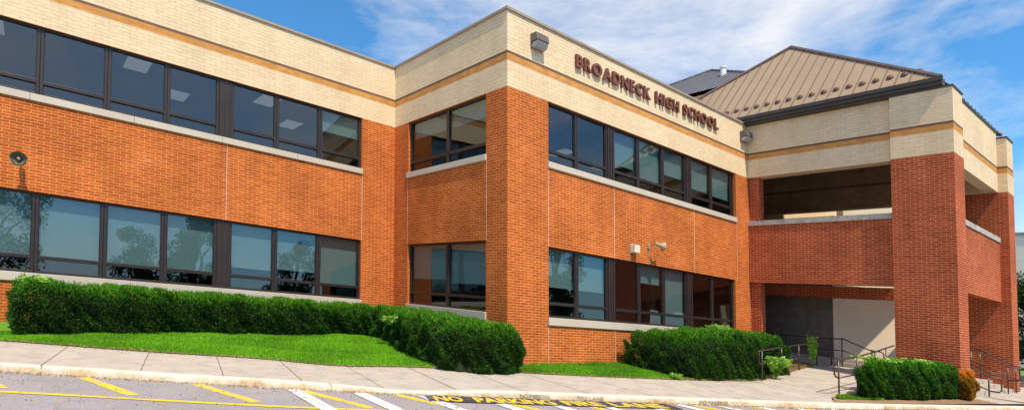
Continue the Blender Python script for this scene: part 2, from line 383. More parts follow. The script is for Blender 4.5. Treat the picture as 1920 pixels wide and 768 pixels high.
# lawns
strip('lawn', smat_us(-30,-.02,.4), Ls, lambda u: VA-.002, zlawn, TURF, 8)
strip('lawn', smat_us(0.02,8.2,.35), Ls, lambda u: -.002, zlawn, TURF, 5)
strip('planting_bed', smat_us(8.2,13.8,.35), Ls, lambda u: -.002 if u < 12.3 else -.5, lambda u, v: zlawn(u, v)-.005, MULCH, 5)
# planting bed in front of the big pier
def bedlo(u): return K(u)+.175
def bedhi(u): return np.where(np.asarray(u) < 8, np.minimum(-5.28, K(u)+.175+.75*(np.asarray(u)-6.0)), -5.28)
strip('planting_bed', smat_us(6.05,12.9,.25), bedlo, bedhi, lambda u, v: zwalk(u, min(v,-5.4))+.035*min(1, (v-bedlo(u))*4)+.006, MULCH, 5)

# road markings
def rz(u, v): return ROADZ
def stripe(name, pts, w, mat, z=.004, parent=None):
    m = M(); L_, R_ = [], []
    for i, (u, v) in enumerate(pts):
        a = pts[max(0, i-1)]; b = pts[min(len(pts)-1, i+1)]; du, dv = b[0]-a[0], b[1]-a[1]; l = math.hypot(du, dv)
        L_.append((u-dv/l*w/2, v+du/l*w/2, ROADZ+z)); R_.append((u+dv/l*w/2, v-du/l*w/2, ROADZ+z))
    n = len(pts); m.add(L_+R_, [(i, i+n, i+n+1, i+1) for i in range(n-1)])
    return tag(m.build(name, mat), kind='structure')
stripe('yellow_line', [(u, K(u)-1.93 if u < -7 else K(u)-1.93+.12*(u+7)*.5) for u in smat_us(-24, 14, .5)], .13, YEL, .008)
for i in range(-8, 12):
    u = -9.14+1.55*i; k = K(u)
    if -22 < u < 12: stripe('yellow_hatch', [(u, k-.05), (u+.50, k-1.86)], .18, YEL, .004)
for i in range(-1, 15):
    u = -5.12+1.07*i
    if i == -1: u = -6.15
    k = K(u); e = 1.9 if i < 2 else 2.4
    s = .05 if (u < -3.7 or u > .9) else .72
    stripe('white_hatch', [(u, k-s), (u-.14, k-e-.6)], .25, WHT, .012)
# lettering
def glyphs(txt, bold=.02, extrude=0.):
    cu = bpy.data.curves.new('t', 'FONT'); cu.body = txt; cu.offset = bold; cu.extrude = extrude; cu.resolution_u = 4; cu.size = 1
    o = bpy.data.objects.new('t', cu); COL.objects.link(o)
    dg = bpy.context.evaluated_depsgraph_get(); me = bpy.data.meshes.new_from_object(o.evaluated_get(dg))
    v = np.array([tuple(q.co) for q in me.vertices]); f = [tuple(p.vertices) for p in me.polygons]
    bpy.data.objects.remove(o); bpy.data.curves.remove(cu); bpy.data.meshes.remove(me)
    return v, f
def along_kerb(u, off, z): 
    k = K(u); dv = (K(u+.1)-K(u-.1))/.2; nn = math.hypot(1, dv); return (u - off*dv/nn*1., k + off/nn, z)
bgm = M(); uu = smat_us(-3.98, 1.05, .25)
P = [along_kerb(u, -.03, ROADZ+.016) for u in uu]+[along_kerb(u, -.66, ROADZ+.016) for u in uu]; n = len(uu)
bgm.add(P, [(i, i+n, i+n+1, i+1) for i in range(n-1)]); tag(bgm.build('black_paint_strip', BLK), kind='structure')
for txt, u0, u1 in (('NO', -3.86,-3.36),('PARKING', -3.14,-1.62),('FIRE', -1.43,-.62),('LANE', -.42,.78)):
    v, f = glyphs(txt, .035); x0, x1 = v[:,0].min(), v[:,0].max(); h = v[:,1].max()
    out = []
    for q in v:
        s = (q[0]-x0)/(x1-x0); c = along_kerb(u0+(u1-u0)*s, -.60+.50*q[1]/h, ROADZ+.020); out.append(c)
    tag(mkmesh('fire_lane_lettering', out, f, YEL), kind='structure')
for txt, u0, u1 in (('NO PARKING', -2.16,-1.56),('FIRE LANE', -.98,-.40),('NO PARKING', 1.9,2.65)):
    v, f = glyphs(txt, .015); x0, x1 = v[:,0].min(), v[:,0].max(); h = v[:,1].max()
    out = []
    for q in v:
        u = u0+(u1-u0)*(q[0]-x0)/(x1-x0); out.append((u, K(u)-.006+.008*q[1]/h, ROADZ+.035+.075*q[1]/h))
    tag(mkmesh('kerb_stencil_lettering', out, f, STEN), kind='structure')

# ------------------------------------------------------------------ the school building
SCH = thing('school_building', (0, 0, -.85), 'two storey orange brick and beige school building with bronze window bands and corner portico', 'building')
def wall(name, axis, c, outward, h0, h1, z0, z1, mat, holes=(), depth=.14, parent=SCH):
    """sheet wall with openings and their reveals. axis 'u': runs along u at v=c; 'v': runs along v at u=c; outward -1 = towards -c"""
    m = M(); hs = sorted({h0, h1, *[x for q in holes for x in q[:2]]}); zs = sorted({z0, z1, *[x for q in holes for x in q[2:]]})
    P = (lambda h, d, z: (h, c-outward*d, z)) if axis == 'u' else (lambda h, d, z: (c-outward*d, h, z))
    for i in range(len(hs)-1):
        for j in range(len(zs)-1):
            hm, zm = (hs[i]+hs[i+1])/2, (zs[j]+zs[j+1])/2
            if any(q[0] < hm < q[1] and q[2] < zm < q[3] for q in holes): continue
            m.quad(P(hs[i],0,zs[j]), P(hs[i+1],0,zs[j]), P(hs[i+1],0,zs[j+1]), P(hs[i],0,zs[j+1]))
    for (a, b, lo, hi) in holes:
        for (p, q) in (((a,lo),(a,hi)), ((b,lo),(b,hi)), ((a,lo),(b,lo)), ((a,hi),(b,hi))):
            if p[1] == q[1] and p[1] in (z0, z1): pass
            m.quad(P(p[0],0,p[1]), P(q[0],0,q[1]), P(q[0],depth,q[1]), P(p[0],depth,p[1]))
    return m.build(name, mat, parent)
ALO = (-14.4, -1.24); AHI = ALO
SW = (.966, 5.42); BW = (1.50, 11.30)
UL = -20.
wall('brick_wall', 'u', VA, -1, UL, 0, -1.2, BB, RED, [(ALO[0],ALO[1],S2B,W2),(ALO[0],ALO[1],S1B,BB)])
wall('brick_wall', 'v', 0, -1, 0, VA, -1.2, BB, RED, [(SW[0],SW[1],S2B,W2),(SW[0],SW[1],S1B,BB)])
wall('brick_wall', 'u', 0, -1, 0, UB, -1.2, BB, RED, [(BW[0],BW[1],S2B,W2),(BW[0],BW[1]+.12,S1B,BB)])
for (ax, c, a, b) in (('u',VA,UL,0),('v',0,0,VA),('u',0,0,UB)):
    wall('beige_wall', ax, c, -1, a, b, BB, ORA, BEI); wall('orange_band', ax, c, -1, a, b, ORA, BRW-.075, ORB)
    wall('brown_band', ax, c, -1, a, b, BRW-.075, BRW, TRIM); wall('beige_wall', ax, c, -1, a, b, BRW, COP-.07, BEI)
# soffit of upper window heads
m = M(); m.box(ALO[0],ALO[1],VA+.003,VA+.3,BB+.001,BB+.05); m.box(BW[0],BW[1]+.12,.003,.3,BB+.001,BB+.05); m.box(.003,.3,SW[0],SW[1],BB+.001,BB+.05)
m.build('window_head', BRZ, SCH)
# coping
m = M(); m.box(UL,.0-.04,VA-.05,VA+.3,COP-.07,COP+.0); m.build('coping', COPE, SCH)
m = M(); m.box(-.05,.3,-.05,VA+.3,COP-.068,COP+.003); m.build('coping', COPE, SCH)
m = M(); m.box(.3,UB-.0,-.05,.3,COP-.07,COP+.0); m.build('coping', COPE, SCH)
# end wall and flat roofs, floors, room shells
m = M(); m.box(UL-.3,UL,VA,24,-1.2,COP-.1); m.build('end_wall', RED, SCH)
m = M(); m.box(UL,-.01,VA+.31,24,8.3,8.5); m.box(-.0,18.4,.31,24,8.3,8.5); m.build('flat_roof', PAL, SCH)
m = M()
m.box(UL,-.05,VA+7,VA+7.1,-1,8.3); m.box(.05,18,VA+7,VA+7.1,-1,8.3); m.box(11.9,12.0,.3,VA+7,-1,8.3)
m.box(-8.4,-8.3,VA+.5,VA+7,-.2,8.3); m.box(6.9,7.0,.5,6,-.2,2.9); m.box(.05,11.9,5.95,6.05,-.2,8.3); m.box(-.12,-.02,VA+.35,VA+7,-.2,8.3)
m.build('room_wall', ROOM, SCH)
m = M(); m.box(UL,-.12,VA+.2,VA+7,2.82,2.9); m.box(UL,-.12,VA+.2,VA+7,7.05,7.1); m.box(.15,11.9,.2,5.95,2.82,2.9); m.box(.15,11.9,.2,5.95,7.05,7.1); m.build('room_ceiling', CEIL, SCH)
m = M(); m.box(UL,-.12,VA+.2,VA+7,-.3,-.2); m.box(UL,-.12,VA+.2,VA+7,4.0,4.1); m.box(.15,11.9,.2,5.95,-.3,-.2); m.box(.15,11.9,.2,5.95,4.0,4.1); m.build('room_floor', FLR, SCH)
# sills
def sill(ax, c, a, b, lo, hi):
    m = M(); n = max(1, int((b-a)/1.9)); w = (b-a)/n
    for i in range(n):
        x0, x1 = a+i*w+(.003 if i else -.03), a+(i+1)*w-(.003 if i < n-1 else -.03)
        if ax == 'u': m.box(x0, x1, c-.055, c+.16, lo+.002, hi)
        else: m.box(c-.055, c+.16, x0, x1, lo+.002, hi)
    m.build('window_sill', SILL, SCH, bevel=.008)
for z0, z1 in ((S2B, S2T), (S1B, S1T)):
    sill('u', VA, ALO[0], ALO[1], z0, z1); sill('v', 0, SW[0], SW[1], z0, z1); sill('u', 0, BW[0], BW[1]+.1, z0, z1)
# windows
def window(ax, c, a, b, lo, hi, blind=None, D=.085, tf=.80):
    """one bay: frame with transom, fixed pane above, small pane below, optional blind"""
    P = (lambda h0, h1, d0, d1, z0, z1, m_: m_.box(h0, h1, c+d0, c+d1, z0, z1)) if ax == 'u' else (lambda h0, h1, d0, d1, z0, z1, m_: m_.box(c+d0, c+d1, h0, h1, z0, z1))
    f = M(); t = .065; zt = hi-(hi-lo)*tf; h_ = hi-.055
    P(a, a+t, D, D+.1, lo, hi, f); P(b-t, b, D, D+.1, lo, hi, f)
    P(a+t, b-t, D+.002, D+.1, h_, hi-.002, f); P(a+t, b-t, D+.002, D+.1, lo+.002, lo+.06, f); P(a+t, b-t, D-.004, D+.1, zt-.045, zt+.045, f)
    # inner sash beads
    for (p0, p1) in ((lo+.06, zt-.045), (zt+.045, h_)):
        P(a+t, a+t+.02, D+.03, D+.09, p0, p1, f); P(b-t-.02, b-t, D+.03, D+.09, p0, p1, f)
    fo = f.build('window', BRZ, SCH, bevel=.004)
    for (p0, p1) in ((lo+.062, zt-.047), (zt+.047, h_-.002)):
        g_ = M(); j = R.uniform(-.0016, .0016); j2 = R.uniform(-.0016, .0016)
        h0, h1 = a+t+.001, b-t-.001; d = D+.055
        if ax == 'u': g_.quad((h0,c+d+j,p0),(h1,c+d-j,p0),(h1,c+d-j+j2,p1),(h0,c+d+j+j2,p1))
        else: g_.quad((c+d+j,h0,p0),(c+d-j,h1,p0),(c+d-j+j2,h1,p1),(c+d+j+j2,h0,p1))
        g_.build('pane', GLS, fo)
    if blind is not None:
        bl = M(); zb = hi-(hi-lo)*blind; n = 1
        P(a+.03, b-.03, D+.16, D+.165, zb, hi-.01, bl); P(a+.03, b-.03, D+.150, D+.172, zb-.03, zb, bl)
        bl.build('blind', BLIND, fo)
def mullion(ax, c, a, b, lo, hi, D=.06):
    m = M()
    if ax == 'u':
        m.box(a, b, c+D+.01, c+.3, lo, hi); 
        for x in (a+.012, (a+b)/2-.02, b-.052): m.box(x, x+.04, c+D-.012, c+D+.011, lo, hi)
    else: m.box(c+D, c+.3, a, b, lo, hi)
    m.build('wide_mullion', BRZ2, SCH, bevel=.004)
def band(ax, c, edges, lo, hi, blinds):
    for i, (a, b) in enumerate(edges): 
        window(ax, c, a+.004, b-.004, lo+.003, hi-.003, blinds[i])
AE = [(-14.4,-12.98),(-12.98,-11.6)], [(-11.28,-9.84),(-9.84,-8.43),(-8.43,-7.04),(-7.04,-5.70)], [(-5.37,-4.045),(-4.045,-2.665),(-2.665,-1.24)]
BE = [(1.50,2.72),(2.72,4.08)], [(4.36,5.60),(5.60,6.92),(6.92,8.25)], [(8.53,9.85),(9.85,11.28)]
def mull(ax, c, E, lo, hi):
    for i in range(len(E)-1): mullion(ax, c, E[i][-1][1], E[i+1][0][0], lo+.002, hi-.002)
A_all = [e for g_ in AE for e in g_]; B_all = [e for g_ in BE for e in g_]
band('u', VA, A_all, S2T, W2, [.8,.8,.8,.82,.80,.80,.66,.62,.78]); mull('u', VA, AE, S2T, W2)
band('u', VA, A_all, S1T, BB, [None]*8+[.4]); mull('u', VA, AE, S1T, BB)
band('u', 0, B_all, S2T, W2, [.55,.55,None,.3,.78,None,None]); mull('u', 0, BE, S2T, W2)
band('u', 0, B_all, S1T, BB, [None,None,.62,.75,.5,.6,.62]); mull('u', 0, BE, S1T, BB)
SE = [(SW[0], 3.09), (3.09, SW[1])]
band('v', 0, SE, S2T, W2, [.6,.55]); band('v', 0, SE, S1T, BB, [.3,.3])
# control joints: thin mortar lines
SEAL = plain('joint_sealant', (.62,.46,.36), .8)
for (u, z0, z1) in ((-5.48,W2,S1B),(-1.22,W2,S1B),(-1.22,-1,S2B)): M().box(u-.009,u+.009,VA-.004,VA+.01,z0,z1).build('control_joint', SEAL, SCH)
for (u, z0, z1) in ((1.49,W2,S1B),(1.49,-1,S2B),(4.3,W2,S1B),(8.6,W2,S1B),(11.45,W2,S1B),(4.3,-1,S2B)): M().box(u-.009,u+.009,-.004,.01,z0,z1).build('control_joint', SEAL, SCH)
for (v, z0, z1) in ((.94,W2,S1B),(5.44,W2,S1B),(.94,-1,S2B)): M().box(-.004,.01,v-.009,v+.009,z0,z1).build('control_joint', SEAL, SCH)
# foundation edge
m = M(); m.box(0.3, 6, -.012, .01, -1.2, -.66); m.build('foundation', concrete('foundation_concrete', (.30,.28,.26), (.42,.40,.37)), SCH)

# portico ------------------------------------------------------------
def prism_bands(name_sfx, u0, u1, v0, v1, top, lowz=None, red_to=BB):
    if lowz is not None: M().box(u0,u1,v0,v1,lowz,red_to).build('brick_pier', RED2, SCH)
    z = red_to
    M().box(u0,u1,v0,v1,z,ORA).build('beige_wall', BEI, SCH); M().box(u0,u1,v0,v1,ORA,BRW-.075).build('orange_band', ORB, SCH)
    M().box(u0,u1,v0,v1,BRW-.075,BRW).build('brown_band', TRIM, SCH); M().box(u0,u1,v0,v1,BRW,top).build('beige_wall', BEI, SCH)
UF, UBK = 12.1, 18.63; VR = -6.9; VS = -6.6; PW = -5.16
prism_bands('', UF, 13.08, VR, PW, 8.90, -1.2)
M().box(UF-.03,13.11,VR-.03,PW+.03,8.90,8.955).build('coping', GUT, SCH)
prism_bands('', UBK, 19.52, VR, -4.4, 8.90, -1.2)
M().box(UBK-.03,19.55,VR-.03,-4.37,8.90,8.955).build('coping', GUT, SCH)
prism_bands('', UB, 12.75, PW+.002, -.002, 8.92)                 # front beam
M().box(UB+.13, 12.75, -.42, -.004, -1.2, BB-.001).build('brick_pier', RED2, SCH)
prism_bands('', 13.082, UBK-.002, VS, VS+.4, 9.12)                 # side beam
M().box(13.12, UBK-.03, VS-.04, VS+.44, 9.12, 9.19).build('coping', GUT, SCH)
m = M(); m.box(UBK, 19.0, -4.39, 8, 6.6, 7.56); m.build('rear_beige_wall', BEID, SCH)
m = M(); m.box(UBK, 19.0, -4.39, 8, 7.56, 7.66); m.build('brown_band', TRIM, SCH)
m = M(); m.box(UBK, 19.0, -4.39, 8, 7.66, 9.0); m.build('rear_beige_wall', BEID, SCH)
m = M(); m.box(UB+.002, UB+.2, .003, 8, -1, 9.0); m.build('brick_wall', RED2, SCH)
m = M(); m.box(12.76, UBK, -6.19, 7.9, 8.42, 8.5); m.build('light_blocking_ceiling', plain('dark_soffit', (.07,.05,.04), .9), SCH)  # unseen ceiling added to keep light out of the upper portico
m = M(); m.box(UBK+.1, 18.95, -.62, 7.9, 5.0, 6.35); m.box(UBK+.0, 19.4, 7.9, 8.1, -1, 9); m.build('shade_backdrop_wall', plain('shade_backdrop', (.035,.03,.028), .8), SCH)  # near-black colour stands for the unlit depth behind the upper opening
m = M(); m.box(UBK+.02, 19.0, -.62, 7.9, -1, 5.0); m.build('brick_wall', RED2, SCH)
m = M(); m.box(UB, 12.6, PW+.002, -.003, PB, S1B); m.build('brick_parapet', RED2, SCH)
m = M(); 
for i in range(4): a = PW+.004+(-.003-PW)/4*i; m.box(UB-.04, 12.64, a, a+(-PW)/4-.006, S1B, S1T)
m.build('parapet_cap', PARA, SCH)
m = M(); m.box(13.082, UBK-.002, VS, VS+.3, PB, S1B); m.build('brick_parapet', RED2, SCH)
m = M(); 
for i in range(3): a = 13.084+i*1.848; m.box(a, a+1.842, VS-.04, VS+.34, S1B, S1T)
m.build('parapet_cap', PARA, SCH)
# porch slab, lintel, back walls
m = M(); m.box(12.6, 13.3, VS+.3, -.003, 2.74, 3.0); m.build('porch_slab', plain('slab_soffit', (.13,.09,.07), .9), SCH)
UK = 16.0
m = M(); m.box(14.9, 15.1, -6.1, 7.9, 2.34, 2.80); m.build('brick_lintel', RED2, SCH)
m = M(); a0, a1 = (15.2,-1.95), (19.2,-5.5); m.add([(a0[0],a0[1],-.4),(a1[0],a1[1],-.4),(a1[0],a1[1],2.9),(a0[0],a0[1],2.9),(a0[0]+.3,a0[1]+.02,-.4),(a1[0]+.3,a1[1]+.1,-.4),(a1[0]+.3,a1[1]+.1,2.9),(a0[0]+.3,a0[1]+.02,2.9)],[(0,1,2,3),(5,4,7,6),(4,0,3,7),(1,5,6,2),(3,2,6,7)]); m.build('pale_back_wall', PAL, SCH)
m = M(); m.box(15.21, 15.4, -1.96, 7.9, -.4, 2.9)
m.build('shaded_entrance_wall', plain('shade_toned_entrance_panel', (.17,.145,.12), .7, .2), SCH)  # grey-beige wall with the portico's shade put into its colour
m = M(); m.box(20.5, 34, -.3, 0, 3, 8.6); m.build('far_wing_wall', plain('far_wall_cream', (.62,.52,.36), .9, .05), SCH)
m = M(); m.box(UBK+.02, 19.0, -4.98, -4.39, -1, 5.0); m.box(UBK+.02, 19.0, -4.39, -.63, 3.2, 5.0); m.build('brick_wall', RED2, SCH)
# gutter and roof
m = M()
m.box(UF-.10, UB-.004, -6.66, .42, 8.98, 9.20); m.box(UF-.16, UF-.10, -6.70, .46, 9.10, 9.235); m.box(UF-.04,UB-.006, -6.6, .38, 8.93, 8.98)
m.build('gutter', GUT, SCH, bevel=.01)
def metal_roof(apex, u0, u1, v0, v1, ez, mat, mat2, seam, parent, front_only=False):
    A = np.array(apex); C = [np.array(q) for q in ((u0,v0,ez),(u1,v0,ez),(u1,v1,ez),(u0,v1,ez))]
    m = M(); m.add([A]+C, [(0,1,4),(0,2,1),(0,3,2),(0,4,3)]); r = m.build('roof', mat, parent)
    s = M()
    def seams(a, b, ax):
        # a,b: eave corners; seams run up slope, perpendicular to the eave
        n = int(abs(b[ax]-a[ax])/seam); foot = A.copy()
        for i in range(1, n):
            q = a + (b-a)*(i*seam/abs(b[ax]-a[ax])); t = (q[ax]-a[ax])/(A[ax]-a[ax]) if (q[ax]-a[ax])/(A[ax]-a[ax]) < 1 else (b[ax]-q[ax])/(b[ax]-A[ax])
            up = A - (a + (b-a)*((A[ax]-a[ax])/(b[ax]-a[ax]))); e = q + up*t
            d = np.zeros(3); d[ax] = .011; hgt = np.array((0,0,.06))
            s.add([q-d, q+d, q+d+hgt, q-d+hgt, e-d, e+d, e+d+hgt, e-d+hgt], [(0,1,2,3),(3,2,6,7),(0,3,7,4),(1,5,6,2)])
    seams(C[0], C[3], 1); seams(C[0], C[1], 0)
    s.build('standing_seam', SEAMM if mat2 is HIP else mat2, r)
    h = M()
    for c in C: h.tube([c+np.array((0,0,.03)), A+np.array((0,0,.05))], .075, 6)
    h.build('hip_cap', mat2, r)
    return r
ROOFT = plain('tan_standing_seam_roof', (.35,.255,.17), .5, .07, .8); ROOFG = plain('grey_standing_seam_roof', (.15,.15,.17), .5, .08, .8)
SEAMM = plain('seam_tan', (.21,.15,.10), .5, .1); HIP = plain('brown_hip_cap', (.17,.12,.10), .5, .1)
AP = (15.5, -.34, 13.15)
rf = metal_roof(AP, UF-.06, 19.4, -6.62, 6.1, 9.22, ROOFT, HIP, .43, SCH)
sg = plain('snow_guard_brown', (.13,.065,.05), .6, .2)
for i in range(17):                                                     # snow guards along the eave
    v = -5.95+.43*i; k = (13.15-9.22)/(15.5-UF+.06); du = .42
    c = np.array((UF-.06+du, v, 9.22+k*du))
    m = M(); n = 10
    for s_, r_ in ((.05,.085),(.075,.07)):
        pass
    ring0 = [c+np.array((.09*math.cos(2*math.pi*j/n)*.8, .105*math.sin(2*math.pi*j/n), .09*math.cos(2*math.pi*j/n)*.8*k+.0)) for j in range(n)]
    nrm = np.array((-k,0,1.)); nrm /= np.linalg.norm(nrm)
    P = ring0+[q+nrm*.05 for q in ring0]+[c+(q-c)*.45+nrm*.09 for q in ring0]
    m.add(P, [(j,(j+1)%n,n+(j+1)%n,n+j) for j in range(n)]+[(n+j,n+(j+1)%n,2*n+(j+1)%n,2*n+j) for j in range(n)]+[tuple(2*n+j for j in range(n))])
    m.build('snow_guard', sg, rf)
# second roof further back
BK = thing('school_hall', (25.3, 9.7, -.8), 'further hall with grey ribbed pyramid roof showing behind the parapet', 'building')
metal_roof((25.3,9.7,17.9), 17.3, 33.3, 1.7, 17.7, 13.1, ROOFG, plain('grey_hip_cap', (.12,.12,.14), .5), .55, BK)
M().box(19.6,32.8,2.2,17.2,-1,9.6).box(17.8,32.8,2.2,17.2,9.6,13.1).build('hall_wall', BEI, BK)
m = M(); q = (21.1, 6.3, 14.9); m.tube([(q[0],q[1],q[2]), (q[0],q[1],q[2]+.95)], .16, 12); m.tube([(q[0],q[1],q[2]+.9), (q[0],q[1],q[2]+1.0)], .20, 12)
m.build('vent_pipe', plain('white_pipe', (.8,.8,.8), .5), BK)

# entrance landing, steps
m = M(); m.box(14.4, UK, -6.25, 7.9, -1, -.33); m.box(12.52, 14.4, -.52, 7.9, -1, -.34); m.box(UK-.02, UBK+.0, -6.25, -.9, -1, -.31)
m.build('porch_floor', WALK); tag(bpy.data.objects['porch_floor'], kind='structure')
st = M()
st.box(14.75, 15.2, -3.1, -.02, -.34, -.18); st.box(14.98, 15.19, -3.1, -.02, -.18, -.03)
tag(st.build('entrance_steps', WALK), 'low concrete steps against the back wall of the portico', 'steps')
st = M()
st.box(13.4, UBK-.02, -6.58, -6.25, -1, -.43); st.box(13.4, UBK-.02, -6.88, -6.58, -1, -.55)
tag(st.build('side_steps', WALK), 'concrete side steps between the two tall brick piers', 'steps')

# ------------------------------------------------------------------ sign letters
SG = thing('building_sign', (6.3, 0, 8.2), 'raised rusty red metal letters reading BROADNECK HIGH SCHOOL on the beige parapet', 'sign')
LET = plain('rusty_red_metal_letter', (.20,.068,.038), .5, .3, 6); LETS = plain('letter_side_brown', (.14,.05,.035), .55, .2)
for word, u0, u1, z0 in (('BROADNECK', 2.57, 6.08, 8.20), ('HIGH', 6.36, 7.66, 8.21), ('SCHOOL', 7.93, 10.12, 8.23)):
    adv = []; x = 0
    for ch in word:
        v, f = glyphs(ch, .032, .09); w = v[:,0].max()-v[:,0].min(); adv.append((ch, v, f, x, w)); x += w+.115
    tot = x-.115
    for ch, v, f, x, w in adv:
        s = (u1-u0)/tot; h = .72; out = []
        for q in v:
            out.append((u0+(x+q[0]-v[:,0].min())*s, -.06-(q[2])*.45, z0+.37*q[1]/h))
        out = np.array(out)
        mi = []
        for fc in f:
            p = out[list(fc)]; mi.append(0 if abs(np.ptp(p[:,1])) < .01 else 1)
        o = mkmesh('letter', out, f, [LET, LETS], SG, False, mi)

# wall lamps -----------------------------------------------------------
LENS = bpy.data.materials.new('prismatic_lens'); LENS.use_nodes = True
b = LENS.node_tree.nodes['Principled BSDF']; b.inputs['Base Color'].default_value = (.42,.44,.45,1); b.inputs['Roughness'].default_value = .25
tt = LENS.node_tree; wv = N(tt, 'ShaderNodeTexWave', Scale=14); tcx = N(tt, 'ShaderNodeTexCoord'); L(tt, tcx.outputs['Object'], wv.inputs[0]); bpp = N(tt, 'ShaderNodeBump', Strength=.8, Distance=.01); L(tt, wv.outputs['Fac'], bpp.inputs['Height']); L(tt, bpp.outputs[0], b.inputs['Normal'])
HOUS = plain('lamp_housing', (.14,.115,.10), .5, .15)
def wall_lamp(u, z, label):
    t = thing('wall_lamp', (u, 0, z-.22), label, 'lamp', 'box lamps on the beige parapet')
    w = .23
    h = M()
    vs = [(u-w,-.002,z-.06),(u+w,-.002,z-.06),(u+w,-.002,z+.2),(u-w,-.002,z+.2),(u-w,-.30,z-.02),(u+w,-.30,z-.02),(u+w,-.26,z+.19),(u-w,-.26,z+.19)]
    h.add(vs, [(0,1,2,3),(4,7,6,5),(0,4,5,1),(3,2,6,7),(0,3,7,4),(1,5,6,2)])
    h.box(u-w, u+w, -.05, -.003, z-.2, z-.061)
    h.build('housing', HOUS, t, bevel=.015)
    l = M(); w2 = w-.02
    l.add([(u-w2,-.051,z-.2),(u+w2,-.051,z-.2),(u+w2,-.051,z-.062),(u-w2,-.051,z-.062),(u-w2,-.20,z-.19),(u+w2,-.20,z-.19),(u+w2,-.285,z-.04),(u-w2,-.285,z-.04)],
          [(0,1,2,3),(4,7,6,5),(0,4,5,1),(3,2,6,7),(0,3,7,4),(1,5,6,2)])
    l.build('lens', LENS, t, bevel=.01)
wall_lamp(1.05, 8.37, 'box wall lamp on the beige parapet beside the front corner, left of the raised letters')
wall_lamp(12.0, 8.42, 'box wall lamp just past the last raised letter, beside the portico gutter')

# horn speakers ----------------------------------------------------------
HORN = plain('tan_horn_plastic', (.42,.34,.22), .5, .1); HIN = plain('horn_throat_dark', (.13,.115,.09), .6)
def horn(c, d, label, vw, r=.19):
    t = thing('horn_speaker', c, label, 'loudspeaker', 'horn loudspeakers on the brick walls')
    c = np.array(c, float); d = np.array(d, float); d /= np.linalg.norm(d)
    rings = [(0,.05),(.06,.055),(.10,.07),(.16,.11),(.21,.165),(.235,r)]
    m = M(); m.tube([c+d*a for a, _ in rings], [b for _, b in rings], 20, cap=False); m.build('horn', HORN, t, smooth=True)
    m = M(); m.tube([c+d*(a+.004) for a, _ in rings[2:]], [b-.03 for _, b in rings[2:]], 20, cap=False); 
    m.build('horn_throat', HIN, t, smooth=True)
    m = M(); m.tube([c+d*.10, c+d*.20], [.045,.045], 12); m.tube([c+d*.2, c+d*.235], [.045,.02], 12); m.build('driver', plain('horn_driver', (.30,.27,.22), .5), t, smooth=True)
    m = M(); m.tube([c, c-d*.12], .06, 12); m.tube([c-d*.06, np.array((c[0], vw, c[2]+.0))], .022, 8); m.build('bracket', HORN, t)
    return t
horn((-10.16, VA-.26, 3.38), (-.12,-1,-.12), 'round horn loudspeaker alone on the brick between the left window bands', VA, .175)
horn((6.05, -.34, 3.33), (.95,-.35,-.25), 'small tan horn loudspeaker turned sideways right of the white siren box', 0, .13)
m = M(); m.box(6.0-.02, 6.0+.02, -.03, -.003, 2.72, 3.2); m.box(5.93, 6.07, -.05, -.003, 3.18, 3.34); tag(m.build('conduit_box', HORN), 'tan junction box with conduit below the small horn', 'conduit')
t = thing('siren_box', (5.18,0,2.95), 'small white siren box on the brick above the middle right window', 'siren')
M().box(5.03,5.33,-.04,-.003,2.93,3.23).build('backplate', plain('siren_back', (.45,.40,.32), .6), t)
M().box(5.05,5.31,-.20,-.041,2.95,3.20).build('cover', plain('siren_white', (.75,.70,.58), .5), t, bevel=.012)

# ceiling lights seen through the upper windows ---------------------------
k = 0
for (us_, v_, z_, wing) in (((-10.9,-7.6,-3.9), VA+1.6, 7.045, 'left wing'), ((-12.2,-6.2,-2.4), VA+3.8, 7.045, 'left wing'), ((3.4,6.0,8.6), 4.2, 7.045, 'right wing'),):
    for u in us_:
        t = thing('ceiling_light', (u, v_, z_), 'pale rectangular ceiling light seen through the upper windows of the %s' % wing, 'ceiling light', 'ceiling lights of the %s upper floor' % wing)
        M().box(u-.34, u+.34, v_-.64, v_+.64, z_-.03, z_).build('frame', CEIL, t); M().box(u-.3, u+.3, v_-.6, v_+.6, z_-.036, z_-.031).build('diffuser', LITE, t)

# ------------------------------------------------------------------ railings
def railing(name, label, posts, top, mids, group='steel tube railings at the entrance'):
    t = thing(name, posts[0][0], label, 'railing', group)
    m = M(); m.tube(top, .024, 8); m.build('handrail', RAIL, t, smooth=True)
    for q in mids: m = M(); m.tube(q, .020, 8); m.build('mid_rail', RAIL, t, smooth=True)
    for a, b in posts: m = M(); m.tube([a, b], .024, 8); m.build('post', RAIL, t, smooth=True)
    return t
# left of the ramp
pl = [(8.02,-2.78,-.74),(9.78,-2.53,-.62),(11.7,-2.2,-.52),(13.75,-1.92,-.40)]
H = .92
topl = [(7.80,-2.80,-.22),(7.78,-2.80,.12),(7.86,-2.79,.17)]+[(p[0],p[1],p[2]+H) for p in pl]+[(14.6,-1.8,.58)]
railing('ramp_railing', 'long tube railing on the left of the ramp beside the spreading hedge', [((p[0],p[1],p[2]-.1),(p[0],p[1],p[2]+H)) for p in pl], topl,
    [[(7.80,-2.80,-.22),(8.02,-2.78,-.24),(8.8,-2.68,-.19)]+[(p[0],p[1],p[2]+.44) for p in pl[1:]]])
